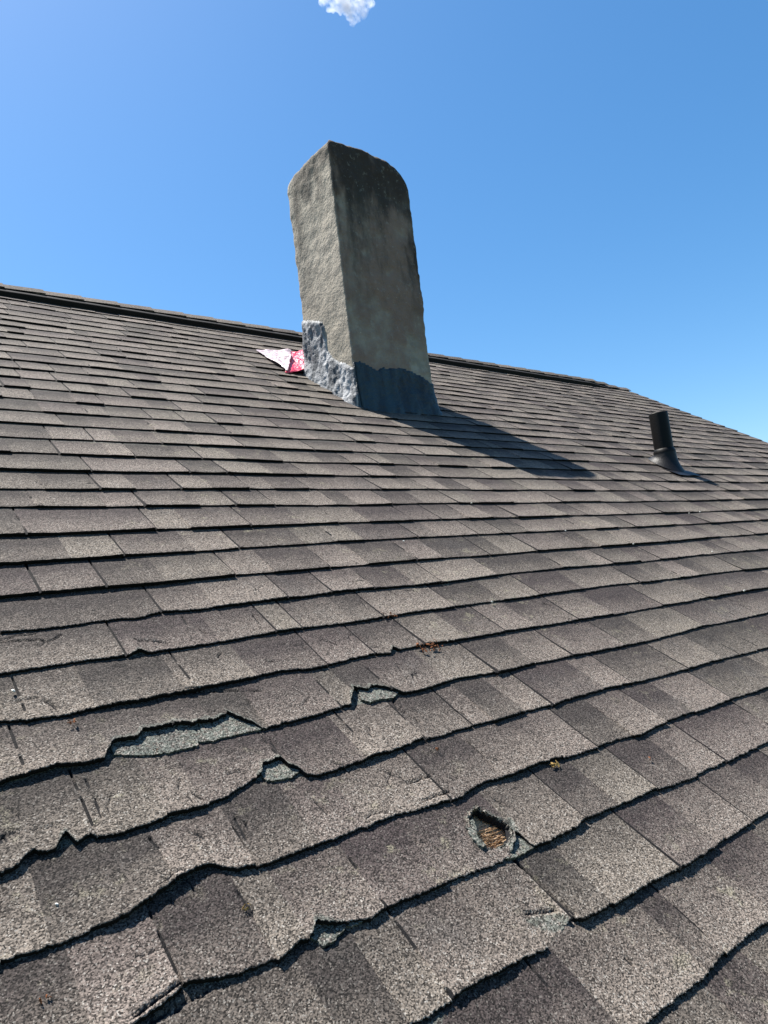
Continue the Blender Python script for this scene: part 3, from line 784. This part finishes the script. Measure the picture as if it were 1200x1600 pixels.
# ------------------------------------------------------------------ vent pipe
pu, ps = plane_uv(1041, 729)
VP = wp(pu, ps, .008)
def lathe(prof, n=40, axis_tilt=0, wobs=0.0):
    V, Fc = [], []
    for r, z in prof:
        for i in range(n):
            a = 6.28318*i/n; V.append((r*math.cos(a), r*math.sin(a), z))
    for k in range(len(prof)-1):
        for i in range(n):
            a, b = k*n+i, k*n+(i+1) % n; Fc.append((a, b, b+n, a+n))
    return V, Fc
pr = .062
V, Fc = lathe([(pr, -.12), (pr, .05), (pr*1.0, .2), (pr*.99, .353), (pr*.985, .360), (pr*.86, .360), (pr*.85, .35), (pr*.85, .1), (0.0005, .1)])
vent = mesh_obj('vent_pipe', V, Fc, M_PIPE, house, True); vent.location = VP-house.location
tag(vent, 'short black plumbing vent pipe standing right of the chimney')
V, Fc = lathe([(pr*1.16, .083), (pr*1.16, .095), (pr*1.08, .104), (pr*1.03, .112), (pr*1.0, .110)])
mesh_obj('rubber_collar', V, Fc, M_PIPE, vent, True)
# conical boot: circle above, ellipse lying on the slope below
V, Fc = [], []; n = 40
for k, t in enumerate((0, .06, .25, .5, .75, .95, 1.0)):
    for i in range(n):
        a = 6.28318*i/n; c, s_ = math.cos(a), math.sin(a)
        b = wp(0, 0, .0)-Vector((0, 0, Z0)); rb = .108
        q0 = E1*(c*rb)+E2*(s_*rb*1.22)+E3*.002
        q1 = Vector((c*pr*1.15, s_*pr*1.15, .088))
        tt_ = t; V.append(q0.lerp(q1, tt_)+Vector((c, s_, 0))*(-.012*math.sin(math.pi*t)))
for k in range(6):
    for i in range(n):
        a, b = k*n+i, k*n+(i+1) % n; Fc.append((a, b, b+n, a+n))
mesh_obj('flashing_cone', V, Fc, M_BOOT, vent, True)
V, Fc = [], []
N1, N2 = 15, 15
for layer in (0, 1):
    for i in range(N1):
        for j in range(N2):
            a = -.135+.27*i/(N1-1); b = -.185+.40*j/(N2-1)
            z = .003-.012*max(0, min(1, (b+.12)/.1))+.004*max(0, -b-.08)/.13+.002*math.sin(a*40)*(b < -.15)+(0 if layer == 0 else -.003)
            V.append(E1*a+E2*b+E3*z)
def gi(l, i, j): return l*N1*N2+i*N2+j
for i in range(N1-1):
    for j in range(N2-1):
        Fc.append((gi(0,i,j), gi(0,i+1,j), gi(0,i+1,j+1), gi(0,i,j+1))); Fc.append((gi(1,i,j), gi(1,i,j+1), gi(1,i+1,j+1), gi(1,i+1,j)))
for i in range(N1-1):
    for j in (0, N2-1): Fc.append((gi(0,i,j), gi(1,i,j), gi(1,i+1,j), gi(0,i+1,j)))
for j in range(N2-1):
    for i in (0, N1-1): Fc.append((gi(0,i,j), gi(1,i,j), gi(1,i,j+1), gi(0,i,j+1)))
mesh_obj('base_plate', V, Fc, M_BOOT, vent)

# ------------------------------------------------------------------ plastic bag scrap beside the chimney
def film(name, col, alpha):
    g = NT(name, 0.35, 0.5); co = g.coord(); n_ = g.noise(co, 14, 5, .6)
    g.b.inputs['Transmission Weight'].default_value = 0.0; g.b.inputs['Subsurface Weight'].default_value = 0.0
    g.b.inputs['Alpha'].default_value = alpha
    return g.done(g.mix(g.ramp(n_, .35, .65), tuple(x*.75 for x in col), col), g.bump(n_, .9, .03))
M_WF = film('pale_film', (0.58, 0.47, 0.49), 0.85); M_RF = film('red_film', (0.55, 0.02, 0.06), 0.96)
bag = bpy.data.objects.new('plastic_bag', None); COL.objects.link(bag)
tag(bag, 'crumpled white and red plastic bag scrap lying left of the chimney', 'plastic bag')
BA = {k: np.array(plane_uv(*p, .012)) for k, p in dict(tip=(400,547), a=(430,549), b=(455,551), c=(474,550), d=(474,584), e=(449,584), f=(424,566)).items()}
bo = wp(*((BA['b']+BA['e'])/2)); bag.location = bo
def sheet(name, A, B, C, D, mat, h, seed):
    """crumpled sheet A-B (upper), D-C (lower)"""
    n1, n2 = 36, 30; V, Fc = [], []
    for i in range(n1):
        for j in range(n2):
            x, y = i/(n1-1), j/(n2-1)
            p = (A*(1-x)+B*x)*(1-y)+(D*(1-x)+C*x)*y
            f_ = mnoise.fractal(Vector((p[0]*7+seed, p[1]*7, seed)), .8, 2, 4)
            g_ = abs(mnoise.noise(Vector((p[0]*16, p[1]*12, seed+3))))
            z = .014+h*(math.sin(math.pi*min(1, max(0, y)))*.5*x+.5*x*x)+.014*f_*min(1, x*4)+.022*g_*x
            q = wp(p[0]+.008*f_, p[1]+.008*g_, max(.011, z)); V.append(q-bo)
    for i in range(n1-1):
        for j in range(n2-1): a = i*n2+j; Fc.append((a, a+n2, a+n2+1, a+1))
    o = mesh_obj(name, V, Fc, mat, bag, True)
    md = o.modifiers.new('thick', 'SOLIDIFY'); md.thickness = .0015; return o
tipB = BA['tip']-np.array([0, .015])
sheet('white_film', BA['tip'], BA['b'], BA['e'], tipB, M_WF, .02, 1.3)
sheet('red_film', BA['b']-np.array([.01, 0]), BA['c'], BA['d'], BA['e']-np.array([.01, -.01]), M_RF, .035, 4.1)

# ------------------------------------------------------------------ small debris
def pebble(px, py, size, mat, label, grp, squash=.6, name='pebble', cat='pebble'):
    u, s = plane_uv(px, py, .012); bm = bmesh.new(); size *= .62; bmesh.ops.create_icosphere(bm, subdivisions=2, radius=size)
    sd = px*.37
    for v in bm.verts:
        v.co *= 1+.35*mnoise.noise(v.co*(1.4/size)+Vector((sd, 0, 0))); v.co.z *= squash
    me = bpy.data.meshes.new(name); bm.to_mesh(me); bm.free(); me.materials.append(mat)
    o = bpy.data.objects.new(name, me); COL.objects.link(o); o.location = wp(u, s, .008+size*.3); o.rotation_euler = (PITCH, 0, sd)
    tag(o, label, cat, grp); return o
M_PEB = plain('pale_stone', (0.55, 0.54, 0.50), 0.8)
for px, py, sz, lb in ((769,939,.0062,'whitish pebble resting mid-slope below the chimney shadow'), (1163,922,.008,'pale crumb of mortar at the right edge, above the others'),
    (1113,861,.006,'small pale stone caught under a shingle edge far right'), (1094,799,.007,'small pale stone straight below the vent pipe'), (1077,801,.006,'small pale stone lower left of the vent pipe'),
    (990,849,.006,'small pale stone on the shingles right of the shadow tip'), (884,828,.006,'small pale stone below the tip of the chimney shadow'), (737,785,.006,'small pale stone below the chimney shadow, on the left'),
    (631,844,.006,'small pale stone below the chimney, left of the shadow'), (21,1077,.006,'rounded grey pebble near the left edge of the roof'), (89,1410,.004,'tiny white pebble on the lower left shingles')):
    pebble(px, py, sz, M_PEB, lb, 'pale pebbles scattered over the shingles')
M_LEAF = plain('rusty_leaf', (0.12, 0.045, 0.018), 0.85, .2, .5, 60); M_LEAF2 = plain('dry_yellow_leaf', (0.20, 0.13, 0.04), 0.85, .2, .4, 60)
def leaf(px, py, size, mat, label, n=5, spread=None, dark=False):
    u, s = plane_uv(px, py, .01); r_ = random.Random(px); V, Fc = [], []
    spread = spread or size
    for k in range(n):
        cx, cy = r_.uniform(-spread, spread), r_.uniform(-spread*.6, spread*.6); a = r_.uniform(0, 6.28); L = size*.75*r_.uniform(.3, 1); W = L*r_.uniform(.2, .5); b = len(V)
        dx, dy = math.cos(a), math.sin(a); z = r_.uniform(.001, .005)
        for t, ww, hz in ((-1, 0, 0), (-.4, 1, .0012), (.3, .8, .0022), (1, 0, .001)):
            for sgn in (-1, 1): V.append((cx+dx*L*t-dy*W*ww*sgn, cy+dy*L*t+dx*W*ww*sgn, z+hz*(1+.6*sgn)+(0 if ww else 0)))
        for q in range(3): Fc.append((b+2*q, b+2*q+1, b+2*q+3, b+2*q+2))
    o = mesh_obj('leaf_scrap', V, Fc, mat); o.location = wp(u, s, .008); o.rotation_euler = (PITCH, 0, 0)
    md = o.modifiers.new('thick', 'SOLIDIFY'); md.thickness = .0006
    tag(o, label, 'leaf litter', 'dry leaf scraps on the shingles'); return o
leaf(111, 1129, .007, M_LEAF, 'rusty brown leaf crumbs on the left below a lifted shingle edge', 8)
leaf(385, 1418, .006, M_LEAF2, 'yellow-brown leaf crumb in a crack on the lower left shingles', 5)
leaf(682, 1172, .006, M_LEAF, 'orange-brown leaf crumb in the middle, upper left of the hole', 5)
leaf(866, 1195, .010, M_LEAF2, 'yellowish leaf tuft under a shingle edge, upper right of the hole', 9)
leaf(672, 1010, .011, M_LEAF, 'red-brown leaf litter packed along a shingle edge mid-roof', 26, .035)
leaf(610, 962, .008, M_LEAF, 'dark red leaf crumbs at a joint just above the mid-roof litter', 10, .02)
leaf(70, 1560, .006, M_LEAF, 'small brown leaf crumb in the bottom left corner', 4)
leaf(1013, 1187, .006, M_LEAF, 'brown crumb on the right-hand shingles beside a joint', 3)
leaf(243, 1173, .004, M_LEAF, 'tiny reddish crumb on the bare grey-green patch', 3)

# ------------------------------------------------------------------ ground and cloud
g = NT('lawn', .95, .1); co = g.coord()
M_G = g.done(g.mix(g.noise(co, .4, 6), (0.035, 0.055, 0.02), (0.085, 0.10, 0.04)))
gr = mesh_obj('ground', [(-2500, -2500, 0), (2500, -2500, 0), (2500, 2500, 0), (-2500, 2500, 0)], [(0,1,2,3)], M_G); tag(gr, kind='structure')
def cloud():
    D = 620.0
    def ray(px, py): return (right*((px-600)/F)+down*((py-800)/F)+fwd)
    c = CAMP+ray(545, -6)*D; k = D/F
    bm = bmesh.new(); r_ = random.Random(3)
    for px, py, r in ((512,-4,12), (520,4,12), (532,2,15), (545,-4,17), (556,6,13), (563,-2,13), (548,16,9), (553,26,9), (551,34,6), (566,18,9), (574,4,9), (504,6,6), (540,14,8), (530,-22,20), (555,-24,18), (575,-14,12), (510,-20,12)):
        q = (CAMP+ray(px, py)*(D+r_.uniform(-6, 6)))-c
        m = bmesh.ops.create_icosphere(bm, subdivisions=3, radius=r*k*1.15, matrix=Matrix.Translation(q))
        for v in m['verts']: v.co += (v.co-q)*.5*mnoise.noise(v.co*.25)
    me = bpy.data.meshes.new('cloud'); bm.to_mesh(me); bm.free()
    o = bpy.data.objects.new('cloud', me); COL.objects.link(o); o.location = c
    rm = o.modifiers.new('join', 'REMESH'); rm.mode = 'VOXEL'; rm.voxel_size = .9
    m = bpy.data.materials.new('cloud_vapour'); m.use_nodes = True; t = m.node_tree; t.nodes.remove(t.nodes['Principled BSDF'])
    pv = t.nodes.new('ShaderNodeVolumePrincipled'); pv.inputs['Color'].default_value = (1, 1, 1, 1); pv.inputs['Anisotropy'].default_value = .6
    tc = t.nodes.new('ShaderNodeTexCoord'); ns = t.nodes.new('ShaderNodeTexNoise'); ns.inputs['Scale'].default_value = .12; ns.inputs['Detail'].default_value = 7; ns.inputs['Roughness'].default_value = .72
    mr = t.nodes.new('ShaderNodeMapRange'); mr.inputs[1].default_value = .45; mr.inputs[2].default_value = .60; mr.inputs[3].default_value = 0; mr.inputs[4].default_value = .11
    t.links.new(tc.outputs['Object'], ns.inputs['Vector']); t.links.new(ns.outputs['Fac'], mr.inputs[0]); t.links.new(mr.outputs[0], pv.inputs['Density'])
    t.links.new(pv.outputs[0], t.nodes['Material Output'].inputs['Volume']); me.materials.append(m)
    tag(o, 'small ragged white cloud high in the blue sky above the chimney', 'cloud'); return o
cloud()
